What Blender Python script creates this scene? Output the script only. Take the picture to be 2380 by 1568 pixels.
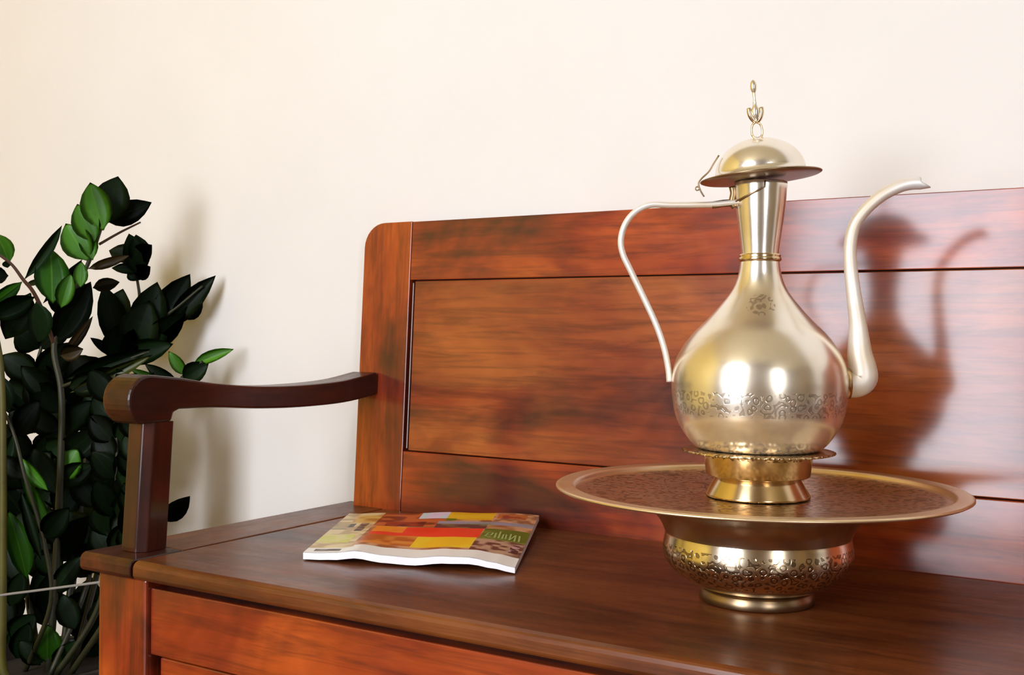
import bpy, bmesh, math, random
from mathutils import Vector, Matrix

for o in list(bpy.data.objects):
    bpy.data.objects.remove(o, do_unlink=True)
S = bpy.context.scene
COL = S.collection
random.seed(7)
Z0 = 0.45                      # height of the bench seat above the floor

# ------------------------------------------------------------------ camera
FPX, YAW, PITCH, ROLL = 2562.3, -0.5601, -0.0046, 0.0097
cd = bpy.data.cameras.new('camera')
cam = bpy.data.objects.new('camera', cd)
COL.objects.link(cam)
S.camera = cam
cd.sensor_width = 36.0
cd.lens = 36.0 * FPX / 2380.0
cd.clip_start = 0.02
fw = Vector((math.sin(YAW) * math.cos(PITCH), math.cos(YAW) * math.cos(PITCH), math.sin(PITCH)))
rt = Vector((math.cos(YAW), -math.sin(YAW), 0))
up = rt.cross(fw)
r2 = rt * math.cos(ROLL) + up * math.sin(ROLL)
u2 = up * math.cos(ROLL) - rt * math.sin(ROLL)
m = Matrix((r2, u2, -fw)).transposed().to_4x4()
m.translation = Vector((1.0693, -1.2652, 0.2591 + Z0))
cam.matrix_world = m

# ------------------------------------------------------------------ sky and exposure
SKY = 13.4
wd = bpy.data.worlds.new('overcast_sky')
S.world = wd
wd.use_nodes = True
bg = wd.node_tree.nodes['Background']
bg.inputs[0].default_value = (0.93, 0.98, 1.09, 1)
bg.inputs[1].default_value = SKY
S.view_settings.view_transform = 'Standard'
S.view_settings.look = 'None'
S.view_settings.exposure = 0.0
S.view_settings.gamma = 1.0
S.view_settings.use_curve_mapping = False

# room: x -1.10..4.8, y -2.8..0.055
WX0, WX1, WY0, WY1, WH = -1.10, 4.8, -2.8, 0.055, 2.7
WINS = [(-0.32, 0.66, 0.30, 2.45), (2.92, 3.58, 0.30, 2.45)]     # x0, x1, z0, z1 in the front wall


def portal(name, x0, x1, z0, z1):
    l = bpy.data.lights.new(name, 'AREA')
    l.shape = 'RECTANGLE'
    l.size, l.size_y = x1 - x0, z1 - z0
    l.cycles.is_portal = True
    o = bpy.data.objects.new(name, l)
    COL.objects.link(o)
    o.location = ((x0 + x1) / 2, WY0 - 0.02, (z0 + z1) / 2)
    o.rotation_euler = (math.radians(90), 0, 0)      # faces +y into the room
    return o


for i, w in enumerate(WINS):
    portal('window_daylight', *w)

# ------------------------------------------------------------------ node helpers


def new_mat(name):
    mt = bpy.data.materials.new(name)
    mt.use_nodes = True
    nt = mt.node_tree
    return mt, nt, nt.nodes['Principled BSDF']


def N(nt, t, **kw):
    n = nt.nodes.new(t)
    for k, v in kw.items():
        if k.startswith('i_'):
            key = k[2:]
            key = int(key) if key.isdigit() else key.replace('_', ' ')
            n.inputs[key].default_value = v
        else:
            setattr(n, k, v)
    return n


def ramp(nt, fac, stops):
    r = N(nt, 'ShaderNodeValToRGB')
    el = r.color_ramp.elements
    while len(el) < len(stops):
        el.new(0.5)
    for e, (p, c) in zip(el, stops):
        e.position = p
        e.color = (*c, 1) if len(c) == 3 else c
    nt.links.new(fac, r.inputs[0])
    return r.outputs[0]


def mix(nt, fac, a, b, mode='MIX'):
    n = N(nt, 'ShaderNodeMix', data_type='RGBA', blend_type=mode)
    for sock, v in ((n.inputs[0], fac), (n.inputs[6], a), (n.inputs[7], b)):
        if hasattr(v, 'is_output'):
            nt.links.new(v, sock)
        elif isinstance(v, (int, float)):
            sock.default_value = v
        else:
            sock.default_value = (*v, 1)
    return n.outputs[2]


def math_n(nt, op, a, b=None, c=None):
    n = N(nt, 'ShaderNodeMath', operation=op)
    for i, v in enumerate((a, b, c)):
        if v is None:
            continue
        if hasattr(v, 'is_output'):
            nt.links.new(v, n.inputs[i])
        else:
            n.inputs[i].default_value = v
    return n.outputs[0]


def noise(nt, vec, scale, detail=4, rough=0.55, dist=0.0):
    n = N(nt, 'ShaderNodeTexNoise')
    n.inputs['Scale'].default_value = scale
    n.inputs['Detail'].default_value = detail
    n.inputs['Roughness'].default_value = rough
    n.inputs['Distortion'].default_value = dist
    nt.links.new(vec, n.inputs['Vector'])
    return n.outputs['Fac']


def objvec(nt, scale=(1, 1, 1), loc=(0, 0, 0)):
    tc = N(nt, 'ShaderNodeTexCoord')
    mp = N(nt, 'ShaderNodeMapping')
    mp.inputs['Scale'].default_value = scale
    mp.inputs['Location'].default_value = loc
    nt.links.new(tc.outputs['Object'], mp.inputs['Vector'])
    return mp.outputs[0]


def bump(nt, h, strength, dist, bsdf):
    b = N(nt, 'ShaderNodeBump')
    b.inputs['Strength'].default_value = strength
    b.inputs['Distance'].default_value = dist
    nt.links.new(h, b.inputs['Height'])
    nt.links.new(b.outputs[0], bsdf.inputs['Normal'])
    return b


def wood(name, axis, dark, mid, light, rough=0.5, coat=0.8, seed=0.0, patch=0.78, spec=0.2, crough=0.13):
    """polished wood; grain runs along axis 0/1/2 of the object"""
    mt, nt, b = new_mat(name)
    sc = [1.0, 1.0, 1.0]
    sc[axis] = 0.07
    v = objvec(nt, sc, (seed, seed * 1.7, seed * 0.6))
    fine = noise(nt, v, 95, 5, 0.65, 0.6)
    ring = noise(nt, v, 17, 4, 0.6, 1.4)
    sc2 = [3.0, 3.0, 3.0]
    sc2[axis] = 1.5
    v2 = objvec(nt, sc2, (seed * 2.1, seed, seed * 1.3))
    big = noise(nt, v2, 2.3, 4, 0.6, 0.4)
    c1 = ramp(nt, ring, [(0.30, dark), (0.50, mid), (0.72, light)])
    c2 = ramp(nt, big, [(0.33, tuple(x * 0.42 for x in dark)), (0.47, mid), (0.66, light)])
    c = mix(nt, patch, c1, c2)
    c = mix(nt, ramp(nt, fine, [(0.36, (0.45,) * 3), (0.56, (0, 0, 0))]), c, tuple(x * 0.45 for x in dark))
    nt.links.new(c, b.inputs['Base Color'])
    rr = ramp(nt, noise(nt, v2, 9, 5, 0.7), [(0.3, (rough * 0.8,) * 3), (0.7, (rough * 1.3,) * 3)])
    nt.links.new(rr, b.inputs['Roughness'])
    b.inputs['Coat Weight'].default_value = coat
    b.inputs['Coat Roughness'].default_value = crough
    b.inputs['Coat IOR'].default_value = 1.58
    b.inputs['Specular IOR Level'].default_value = spec
    bump(nt, math_n(nt, 'ADD', fine, math_n(nt, 'MULTIPLY', ring, 0.7)), 0.10, 0.0012, b)
    return mt


RED = ((0.055, 0.005, 0.0012), (0.26, 0.028, 0.003), (0.56, 0.098, 0.008))
PAN = ((0.075, 0.010, 0.002), (0.25, 0.040, 0.006), (0.48, 0.125, 0.018))
SEA = ((0.040, 0.008, 0.0015), (0.135, 0.032, 0.0055), (0.26, 0.075, 0.013))
DRK = ((0.014, 0.0022, 0.001), (0.045, 0.0065, 0.0018), (0.095, 0.0155, 0.0035))
M = {}
M['rail'] = wood('mahogany_rail', 0, *RED, seed=1.0)
M['stile'] = wood('mahogany_stile', 2, *RED, seed=2.3)
M['panel'] = wood('mahogany_panel', 0, *PAN, seed=3.1)
M['seat'] = wood('mahogany_seat', 0, *SEA, seed=4.2, coat=0.45, crough=0.2)
M['seat_side'] = wood('mahogany_seat_side', 1, *SEA, seed=5.2, coat=0.45, crough=0.25)
M['arm'] = wood('dark_arm_wood', 1, *DRK, seed=6.0, coat=0.4)
M['post'] = wood('dark_post_wood', 2, *DRK, seed=7.0, coat=0.6)
M['front'] = wood('mahogany_front', 0, *RED, seed=8.4)
M['leg'] = wood('mahogany_leg', 2, *RED, seed=9.4)
mt, nt, b = new_mat('black_gap_shade')  # black for joints; also paints the shadow line under the seat lid
b.inputs['Base Color'].default_value = (0.006, 0.003, 0.002, 1)
b.inputs['Roughness'].default_value = 0.6
M['gap_shade'] = mt


def plain(name, col, rough=0.6, sc=14, amt=0.12, bumpd=0.0006, metallic=0.0):
    mt, nt, b = new_mat(name)
    v = objvec(nt)
    n1 = noise(nt, v, sc, 5, 0.6)
    nt.links.new(ramp(nt, n1, [(0.25, tuple(x * (1 - amt) for x in col)), (0.75, tuple(min(1, x * (1 + amt)) for x in col))]), b.inputs['Base Color'])
    b.inputs['Roughness'].default_value = rough
    b.inputs['Metallic'].default_value = metallic
    bump(nt, noise(nt, v, sc * 8, 4, 0.6), 0.2, bumpd, b)
    return mt


M['wall'] = plain('cream_plaster', (0.80, 0.762, 0.722), 0.75, 3.0, 0.03, 0.0008)
M['room'] = plain('warm_room_plaster', (0.25, 0.165, 0.050), 0.8, 3.0, 0.04)
M['ochre'] = plain('ochre_plaster', (0.76, 0.55, 0.09), 0.8, 3.0, 0.04)
M['ceiling'] = plain('ceiling_plaster', (0.50, 0.395, 0.20), 0.8, 3.0, 0.03)
M['window_wood'] = plain('white_window_paint', (0.62, 0.55, 0.45), 0.4)
M['skirt'] = plain('dark_skirting_paint', (0.12, 0.05, 0.025), 0.4)
mt, nt, b = new_mat('terracotta_floor')
v = objvec(nt)
n1 = noise(nt, v, 6, 5)
nt.links.new(ramp(nt, n1, [(0.3, (0.14, 0.075, 0.025)), (0.7, (0.24, 0.135, 0.045))]), b.inputs['Base Color'])
b.inputs['Roughness'].default_value = 0.45
M['floor'] = mt

# ------------------------------------------------------------------ mesh helpers


def link(name, bm, mat, parent=None, smooth=False, loc=None):
    me = bpy.data.meshes.new(name)
    bm.normal_update()
    bm.to_mesh(me)
    bm.free()
    if mat is not None:
        me.materials.append(mat)
    if smooth:
        for p in me.polygons:
            p.use_smooth = True
    o = bpy.data.objects.new(name, me)
    COL.objects.link(o)
    if parent is not None:
        o.parent = parent
    if loc is not None:
        o.location = loc
    return o


def box(bm, x0, x1, y0, y1, z0, z1, bev=0.0, seg=2):
    """box in a temporary bmesh, bevelled, then merged"""
    t = bmesh.new()
    vs = [t.verts.new((x, y, z)) for x in (x0, x1) for y in (y0, y1) for z in (z0, z1)]
    for f in ((0, 1, 3, 2), (4, 6, 7, 5), (0, 4, 5, 1), (2, 3, 7, 6), (0, 2, 6, 4), (1, 5, 7, 3)):
        t.faces.new([vs[i] for i in f])
    bmesh.ops.recalc_face_normals(t, faces=t.faces)
    if bev > 0:
        bmesh.ops.bevel(t, geom=list(t.edges), offset=bev, segments=seg, profile=0.5, affect='EDGES')
    merge(bm, t)


def merge(bm, t, mat=None):
    if mat is not None:
        bmesh.ops.transform(t, matrix=mat, verts=t.verts)
    mp = {}
    for v in t.verts:
        mp[v] = bm.verts.new(v.co)
    for f in t.faces:
        try:
            nf = bm.faces.new([mp[v] for v in f.verts])
            nf.smooth = f.smooth
        except ValueError:
            pass
    t.free()


def prism(bm, poly, axis, a, b, bev=0.0, seg=2):
    """extrude a 2-D polygon along an axis from a to b (axis 0: poly is (y,z); 1: (x,z); 2: (x,y))"""
    def P(p, d):
        return ((d, p[0], p[1]), (p[0], d, p[1]), (p[0], p[1], d))[axis]
    t = bmesh.new()
    v0 = [t.verts.new(P(p, a)) for p in poly]
    v1 = [t.verts.new(P(p, b)) for p in poly]
    t.faces.new(v0)
    t.faces.new(v1[::-1])
    n = len(poly)
    for i in range(n):
        t.faces.new((v0[i], v1[i], v1[(i + 1) % n], v0[(i + 1) % n]))
    bmesh.ops.recalc_face_normals(t, faces=t.faces)
    if bev > 0:
        ed = [e for e in t.edges if len(e.link_faces) == 2 and e.calc_face_angle(0) > 0.6]
        bmesh.ops.bevel(t, geom=ed, offset=bev, segments=seg, profile=0.5, affect='EDGES')
    merge(bm, t)


def catmull(pts, n=8):
    pts = [Vector(p) for p in pts]
    ext = [pts[0] * 2 - pts[1]] + pts + [pts[-1] * 2 - pts[-2]]
    out = []
    for i in range(1, len(ext) - 2):
        p0, p1, p2, p3 = ext[i - 1:i + 3]
        for k in range(n):
            t = k / n
            out.append(0.5 * ((2 * p1) + (p2 - p0) * t + (2 * p0 - 5 * p1 + 4 * p2 - p3) * t * t + (3 * p1 - p0 - 3 * p2 + p3) * t ** 3))
    out.append(ext[-2].copy())
    return out


def tube(bm, pts, radii, sides=10, flat=None, closed=False, caps=True):
    """tube along pts; radii per point; flat=(ref vector, factor) squashes the section away from ref"""
    rings = []
    n = len(pts)
    prev = None
    for i, p in enumerate(pts):
        if closed:
            d = (pts[(i + 1) % n] - pts[i - 1]).normalized()
        else:
            d = (pts[min(i + 1, n - 1)] - pts[max(i - 1, 0)]).normalized()
        if flat is not None:
            a = flat[0] - d * flat[0].dot(d)
        elif prev is None:
            a = Vector((0, 0, 1)) if abs(d.z) < 0.9 else Vector((1, 0, 0))
            a = a - d * a.dot(d)
        else:
            a = prev - d * prev.dot(d)
        a.normalize()
        prev = a
        c = d.cross(a)
        r = radii[i] if hasattr(radii, '__len__') else radii
        k = flat[1] if flat is not None else 1.0
        rings.append([bm.verts.new(p + a * (r * math.cos(q)) + c * (r * k * math.sin(q))) for q in [2 * math.pi * j / sides for j in range(sides)]])
    m_ = n if closed else n - 1
    for i in range(m_):
        A, B = rings[i], rings[(i + 1) % n]
        for j in range(sides):
            f = bm.faces.new((A[j], A[(j + 1) % sides], B[(j + 1) % sides], B[j]))
            f.smooth = True
    if caps and not closed:
        bm.faces.new(rings[0][::-1])
        bm.faces.new(rings[-1])


def lathe(bm, prof, seg=64, cx=0.0, cy=0.0):
    rings = []
    for r, z in prof:
        if r < 1e-6:
            rings.append([bm.verts.new((cx, cy, z))])
        else:
            rings.append([bm.verts.new((cx + r * math.cos(2 * math.pi * j / seg), cy + r * math.sin(2 * math.pi * j / seg), z)) for j in range(seg)])
    for A, B in zip(rings, rings[1:]):
        for j in range(seg):
            k = (j + 1) % seg
            if len(A) == 1 and len(B) > 1:
                f = bm.faces.new((A[0], B[k], B[j]))
            elif len(B) == 1 and len(A) > 1:
                f = bm.faces.new((A[j], A[k], B[0]))
            elif len(A) > 1:
                f = bm.faces.new((A[j], A[k], B[k], B[j]))
            else:
                continue
            f.smooth = True


def smooth_prof(pts, n=6):
    return [(max(p.x, 0.0), p.y) for p in [Vector((q.x, q.y)) for q in catmull([(a, b, 0) for a, b in pts], n)]]


def struct(o):
    o['kind'] = 'structure'
    return o


def tag(o, label, cat, group=None):
    o['label'] = label
    o['category'] = cat
    if group:
        o['group'] = group
    return o


def empty(name, loc):
    o = bpy.data.objects.new(name, None)
    o.empty_display_size = 0.05
    COL.objects.link(o)
    o.location = loc
    return o


# ------------------------------------------------------------------ room shell
bm = bmesh.new(); box(bm, WX0, WX1, WY0, WY1, -0.1, 0.0); struct(link('floor', bm, M['floor']))
bm = bmesh.new(); box(bm, WX0, WX1, WY0, WY1, WH, WH + 0.1); struct(link('ceiling', bm, M['ceiling']))
bm = bmesh.new(); box(bm, WX0 - 0.1, WX1 + 0.1, WY1, WY1 + 0.1, -0.1, WH + 0.1); struct(link('wall_back', bm, M['wall']))
bm = bmesh.new(); box(bm, WX0 - 0.1, WX0, WY0 - 0.1, WY1, -0.1, WH + 0.1); struct(link('wall_left', bm, M['ochre']))
bm = bmesh.new(); box(bm, WX1, WX1 + 0.1, WY0 - 0.1, WY1, -0.1, WH + 0.1); struct(link('wall_right', bm, M['room']))
# front wall with two window openings
bm = bmesh.new()
xs = [WX0] + [x for w in WINS for x in (w[0], w[1])] + [WX1]
for i in range(0, len(xs), 2):
    box(bm, xs[i], xs[i + 1], WY0 - 0.1, WY0, -0.1, WH + 0.1)
for x0, x1, z0, z1 in WINS:
    box(bm, x0, x1, WY0 - 0.1, WY0, -0.1, z0)
    box(bm, x0, x1, WY0 - 0.1, WY0, z1, WH + 0.1)
struct(link('wall_front', bm, M['room']))
for i, (x0, x1, z0, z1) in enumerate(WINS):
    bm = bmesh.new()
    t = 0.04
    y0, y1 = WY0 - 0.07, WY0 - 0.025
    box(bm, x0, x0 + t, y0, y1, z0, z1)
    box(bm, x1 - t, x1, y0, y1, z0, z1)
    box(bm, x0 + t, x1 - t, y0, y1, z0, z0 + t)
    box(bm, x0 + t, x1 - t, y0, y1, z1 - t, z1)
    struct(link('window_%d' % (i + 1), bm, M['window_wood']))
bm = bmesh.new(); box(bm, WX0, WX1, WY1 - 0.012, WY1, 0, 0.09, 0.003); struct(link('baseboard_back', bm, M['skirt']))

# ------------------------------------------------------------------ bench
BX1 = 1.62                                  # right end of the backrest
LEAN = 0.0533
bench = empty('wooden_bench', (0.8, -0.2, 0))
tag(bench, 'dark red wooden settle bench with panelled back, curved arm and hinged chest seat', 'bench')


def part(name, bm, mat, parent=bench, smooth=False):
    o = link(name, bm, mat, None, smooth)
    o.parent = parent
    root = parent
    off = Vector((0, 0, 0))
    while root is not None:
        off += root.location
        root = root.parent
    o.matrix_parent_inverse = Matrix.Translation(-off)
    return o


SH = Matrix(((1, 0, 0, 0), (0, 1, LEAN, -LEAN * Z0), (0, 0, 1, 0), (0, 0, 0, 1)))   # the backrest leans back


def leaned(bm):
    bmesh.ops.transform(bm, matrix=SH, verts=bm.verts)
    return bm


ZB, ZT = Z0 - 0.004, Z0 + 0.42
YF, YB = 0.0, 0.026
# stiles with a rounded upper corner


def stile(sgn, xe, xi):
    r = 0.036
    pts = [(xe, ZB - 0.12), (xi, ZB - 0.12), (xi, ZT)]
    for k in range(9):
        a = math.pi / 2 + k / 8 * math.pi / 2
        pts.append((xe + sgn * r + sgn * r * math.cos(a), ZT - r + r * math.sin(a)))
    b_ = bmesh.new()
    prism(b_, pts, 1, YF, YB, 0.0010, 2)
    return leaned(b_)


part('back_stile', stile(1, 0.0, 0.0874), M['stile'])
part('back_stile', stile(-1, BX1, BX1 - 0.0874), M['stile'])
XI0, XI1 = 0.088, BX1 - 0.088
b_ = bmesh.new(); box(b_, XI0, XI1, YF + 0.0006, YB, Z0 + 0.334, ZT - 0.0006, 0.0010); part('back_top_rail', leaned(b_), M['rail'])
b_ = bmesh.new(); box(b_, XI0, XI1, YF + 0.0006, YB, ZB - 0.1, Z0 + 0.0855, 0.0010); part('back_bottom_rail', leaned(b_), M['rail'])
b_ = bmesh.new(); box(b_, XI0 + 0.006, XI1 - 0.006, YF + 0.0045, YB - 0.004, Z0 + 0.0868, Z0 + 0.3328, 0.0012); part('back_panel', leaned(b_), M['panel'])
b_ = bmesh.new(); box(b_, XI0 - 0.004, XI1 + 0.004, YB - 0.008, YB - 0.001, Z0 + 0.08, Z0 + 0.34); part('back_board', leaned(b_), M['gap_shade'])
# thin moulding beads beside the stiles
b_ = bmesh.new(); box(b_, XI0 + 0.001, XI0 + 0.0048, YF + 0.004, YB - 0.005, Z0 + 0.0885, Z0 + 0.331, 0.0015); part('panel_bead', leaned(b_), M['post'])

# seat: side strips, lid, back strip
TS = 0.021
YFR = -0.449
b_ = bmesh.new(); box(b_, -0.031, 0.0550, -0.372, 0.03, Z0 - TS, Z0, 0.002)
o = part('seat_side_strip', b_, M['seat_side'])
b_ = bmesh.new(); box(b_, BX1 - 0.0550, BX1 + 0.031, -0.372, 0.03, Z0 - TS, Z0, 0.002); part('seat_side_strip', b_, M['seat_side'])
prof = [(YFR + 0.004, Z0 - TS), (YFR, Z0 - TS + 0.004), (YFR, Z0 - 0.007), (YFR + 0.002, Z0 - 0.0025), (YFR + 0.007, Z0), (-0.3735, Z0), (-0.3735, Z0 - TS)]
b_ = bmesh.new(); prism(b_, prof, 0, -0.031, 0.0565, 0.0012, 1); part('seat_front_block', b_, M['arm'])
b_ = bmesh.new(); prism(b_, prof, 0, BX1 - 0.0565, BX1 + 0.031, 0.0012, 1); part('seat_front_block', b_, M['arm'])
prof = prof[:5] + [(-0.003, Z0), (-0.003, Z0 - TS)]
b_ = bmesh.new(); prism(b_, prof, 0, 0.0610, BX1 - 0.0610, 0.0012, 1); part('seat_lid', b_, M['seat'])
# chest below: legs, front rail, front panel, sides
YC = -0.438
for xa, xb in ((-0.011, 0.071), (BX1 - 0.071, BX1 + 0.011)):
    b_ = bmesh.new(); box(b_, xa, xb, YC, YC + 0.07, 0, Z0 - TS - 0.0005, 0.003); part('leg', b_, M['leg'])
    b_ = bmesh.new(); box(b_, xa, xb, -0.05, 0.0, 0, Z0 - TS - 0.0005, 0.003); part('leg', b_, M['leg'])
b_ = bmesh.new(); box(b_, 0.0715, BX1 - 0.0715, YC + 0.006, YC + 0.03, Z0 - 0.106, Z0 - TS - 0.0105, 0.0015); part('front_top_rail', b_, M['front'])
b_ = bmesh.new(); box(b_, 0.0715, BX1 - 0.0715, YC + 0.006, YC + 0.03, 0.06, 0.13, 0.0015); part('front_bottom_rail', b_, M['front'])
b_ = bmesh.new(); box(b_, 0.0785, 0.798, YC + 0.014, YC + 0.028, 0.134, Z0 - 0.110, 0.002); part('front_panel', b_, M['front'])
b_ = bmesh.new(); box(b_, 0.802, BX1 - 0.0785, YC + 0.014, YC + 0.028, 0.134, Z0 - 0.110, 0.002); part('front_panel', b_, M['front'])
b_ = bmesh.new(); box(b_, 0.0715, BX1 - 0.0715, YC + 0.030, YC + 0.036, 0.06, Z0 - TS - 0.001); part('front_shade_board', b_, M['gap_shade'])  # black board painting in the shadow of the overhanging lid
b_ = bmesh.new(); box(b_, 0.0, 0.02, YC + 0.0705, -0.0505, 0.08, Z0 - TS - 0.0005); part('side_panel', b_, M['leg'])
b_ = bmesh.new(); box(b_, BX1 - 0.02, BX1, YC + 0.0705, -0.0505, 0.08, Z0 - TS - 0.0005); part('side_panel', b_, M['leg'])


def armrest(xa, xb):
    top = [(-0.360, 0.2012), (-0.306, 0.1930), (-0.232, 0.1865), (-0.152, 0.1850), (-0.064, 0.1885), (0.0085, 0.1985)]
    bot = [(0.0075, 0.1655), (-0.064, 0.1572), (-0.152, 0.1552), (-0.232, 0.1575), (-0.305, 0.1625), (-0.362, 0.1640), (-0.3715, 0.1605), (-0.3750, 0.1500)]
    topc = [(p.x, p.y) for p in catmull([(a, c, 0) for a, c in top], 5)]
    botc = [(p.x, p.y) for p in catmull([(a, c, 0) for a, c in bot[:6]], 5)] + bot[6:]
    cy, cz, r = -0.4065, 0.1765, 0.0295
    arc = []
    for k in range(15):
        a = math.radians(248 - k * (248 - 82) / 14)
        arc.append((cy + r * math.cos(a), cz + r * math.sin(a)))
    poly = [(-0.409, 0.1495)] + arc + topc + botc
    poly = [(y, z + Z0) for y, z in poly]
    b_ = bmesh.new()
    prism(b_, poly, 0, xa, xb, 0.003, 2)
    return b_


def armpost(xa, xb):
    b_ = bmesh.new()
    w0, w1 = -0.416, -0.378
    t_ = bmesh.new()
    c = 0.0095
    sec = [(xa + 0.002, w0), (xb - c, w0), (xb, w0 + c), (xb, w1), (xa, w1), (xa, w0 + 0.002)]
    lo = [t_.verts.new((x, y, Z0 + 0.0005)) for x, y in sec]
    hi = [t_.verts.new((x + 0.003, y + 0.007, Z0 + 0.1502)) for x, y in sec]
    t_.faces.new(lo); t_.faces.new(hi[::-1])
    for i in range(6):
        t_.faces.new((lo[i], hi[i], hi[(i + 1) % 6], lo[(i + 1) % 6]))
    bmesh.ops.recalc_face_normals(t_, faces=t_.faces)
    ed = [e for e in t_.edges if abs(e.verts[0].co.z - e.verts[1].co.z) > 0.1]
    bmesh.ops.bevel(t_, geom=ed, offset=0.0015, segments=2, profile=0.5, affect='EDGES')
    merge(b_, t_)
    return b_


for xa, xb in ((-0.010, 0.0375), (BX1 - 0.0375, BX1 + 0.010)):
    o = part('armrest', armrest(xa, xb), M['arm'])
part('arm_post', armpost(-0.001, 0.034), M['post'])
part('arm_post', armpost(BX1 - 0.037, BX1 - 0.002), M['post'])

# ------------------------------------------------------------------ metal of the ewer and basin
EX, EY = 0.7014, -0.2237                    # axis of ewer and basin
PHI = math.radians(26)                      # spout direction
E1 = Vector((math.cos(PHI), math.sin(PHI), 0))
E2 = Vector((-math.sin(PHI), math.cos(PHI), 0))


def metal(name, col, rough, bands=(), medal=None, engr_scale=150.0, all_over=False, engr=0.72, met=1.0, bstr=0.5):
    """old tinned brass; bands = [(z0, z1)] of chased ornament, medal = (point, radius) of a chased rosette"""
    mt, nt, b = new_mat(name)
    v = objvec(nt)
    big = noise(nt, v, 14, 3, 0.5)
    fine = noise(nt, v, 120, 4, 0.6)
    base = ramp(nt, big, [(0.30, tuple(x * y for x, y in zip(col, (0.90, 0.80, 0.64)))), (0.55, col), (0.8, tuple(min(1, x * 1.05) for x in col))])
    b.inputs['Metallic'].default_value = met
    b.inputs['Roughness'].default_value = rough
    height = math_n(nt, 'MULTIPLY', fine, 0.002)
    if bands or medal or all_over:
        sep = N(nt, 'ShaderNodeSeparateXYZ')
        nt.links.new(v, sep.inputs[0])
        mask = None
        for z0, z1 in bands:
            c, h = (z0 + z1) / 2, (z1 - z0) / 2
            mm = math_n(nt, 'LESS_THAN', math_n(nt, 'ABSOLUTE', math_n(nt, 'SUBTRACT', sep.outputs[2], c)), h)
            mask = mm if mask is None else math_n(nt, 'MAXIMUM', mask, mm)
        if medal:
            d = N(nt, 'ShaderNodeVectorMath', operation='DISTANCE')
            nt.links.new(v, d.inputs[0])
            d.inputs[1].default_value = medal[0]
            mm = math_n(nt, 'LESS_THAN', d.outputs['Value'], medal[1])
            mask = mm if mask is None else math_n(nt, 'MAXIMUM', mask, mm)
        # scrolling ornament: rings of distorted voronoi cells
        vo = N(nt, 'ShaderNodeTexVoronoi', feature='F1')
        vo.inputs['Scale'].default_value = engr_scale * 0.55
        vo.inputs['Randomness'].default_value = 0.75
        wob = N(nt, 'ShaderNodeTexNoise')
        wob.inputs['Scale'].default_value = engr_scale * 0.5
        nt.links.new(v, wob.inputs['Vector'])
        dv = N(nt, 'ShaderNodeVectorMath', operation='MULTIPLY_ADD')
        nt.links.new(wob.outputs['Color'], dv.inputs[0])
        dv.inputs[1].default_value = (0.9 / engr_scale,) * 3
        nt.links.new(v, dv.inputs[2])
        nt.links.new(dv.outputs[0], vo.inputs['Vector'])
        w = math_n(nt, 'MULTIPLY_ADD', math_n(nt, 'SINE', math_n(nt, 'MULTIPLY', vo.outputs['Distance'], 15.0)), 0.5, 0.5)
        line = ramp(nt, w, [(0.22, (1, 1, 1)), (0.42, (0, 0, 0))])
        pat = line if all_over and mask is None else math_n(nt, 'MULTIPLY', line, mask)
        base = mix(nt, math_n(nt, 'MULTIPLY', pat, engr), base, tuple(x * y for x, y in zip(col, (0.16, 0.10, 0.05))))
        height = math_n(nt, 'SUBTRACT', height, math_n(nt, 'MULTIPLY', pat, 0.9))
    nt.links.new(base, b.inputs['Base Color'])
    if bands or medal or all_over:
        bump(nt, height, bstr, 0.0006, b)
    return mt


TIN = (0.93, 0.875, 0.77)
BRASS = (0.74, 0.58, 0.36)
M['ewer_body'] = metal('tinned_brass_body', TIN, 0.25, met=0.9, bands=[(Z0 + 0.183, Z0 + 0.206)],
                       medal=((EX + 0.0135, EY - 0.0345, Z0 + 0.2865), 0.0135), engr_scale=210, engr=0.42, bstr=0.2)
M['ewer'] = metal('tinned_brass', TIN, 0.22, met=0.9)
M['spout'] = metal('pale_tin', (0.92, 0.89, 0.86), 0.5, met=0.55)
M['collar'] = metal('chased_brass_collar', BRASS, 0.2, bands=[(Z0 + 0.140, Z0 + 0.158)], engr_scale=230)
M['bowl'] = metal('chased_brass_bowl', (0.86, 0.75, 0.58), 0.2, bands=[(Z0 + 0.024, Z0 + 0.058)], engr_scale=205)
M['tray'] = metal('chased_brass_tray', (0.80, 0.62, 0.40), 0.26, bands=[(Z0 + 0.0995, Z0 + 0.1064)], engr_scale=120, engr=0.62)
M['rim'] = metal('smooth_brass_rim', (0.88, 0.70, 0.46), 0.38)
M['tarnish_shade'] = metal('tarnished_and_shaded_brass', (0.34, 0.24, 0.14), 0.32)  # tarnish on small fittings; on the lid brim a painted dark reflection

# ------------------------------------------------------------------ basin
basin = empty('basin', (EX, EY, Z0))
tag(basin, 'wide rimmed engraved brass basin on a bulging bowl, standing under the ewer', 'basin')
foot = [(0.0, 0.0005), (0.0545, 0.0005), (0.0555, 0.0015), (0.0550, 0.0070), (0.0535, 0.0110), (0.052, 0.0125), (0.0, 0.0125)]
b_ = bmesh.new(); lathe(b_, foot, 72); 
link('foot_ring', b_, M['tarnish_shade'], basin)


def lpart(name, prof, mat, parent, seg=72, base=Z0):
    """lathe part given in heights above the seat; object coordinates stay those of the room"""
    b_ = bmesh.new()
    lathe(b_, [(r, z + base) for r, z in prof], seg, EX, EY)
    return part(name, b_, mat, parent)


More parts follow.
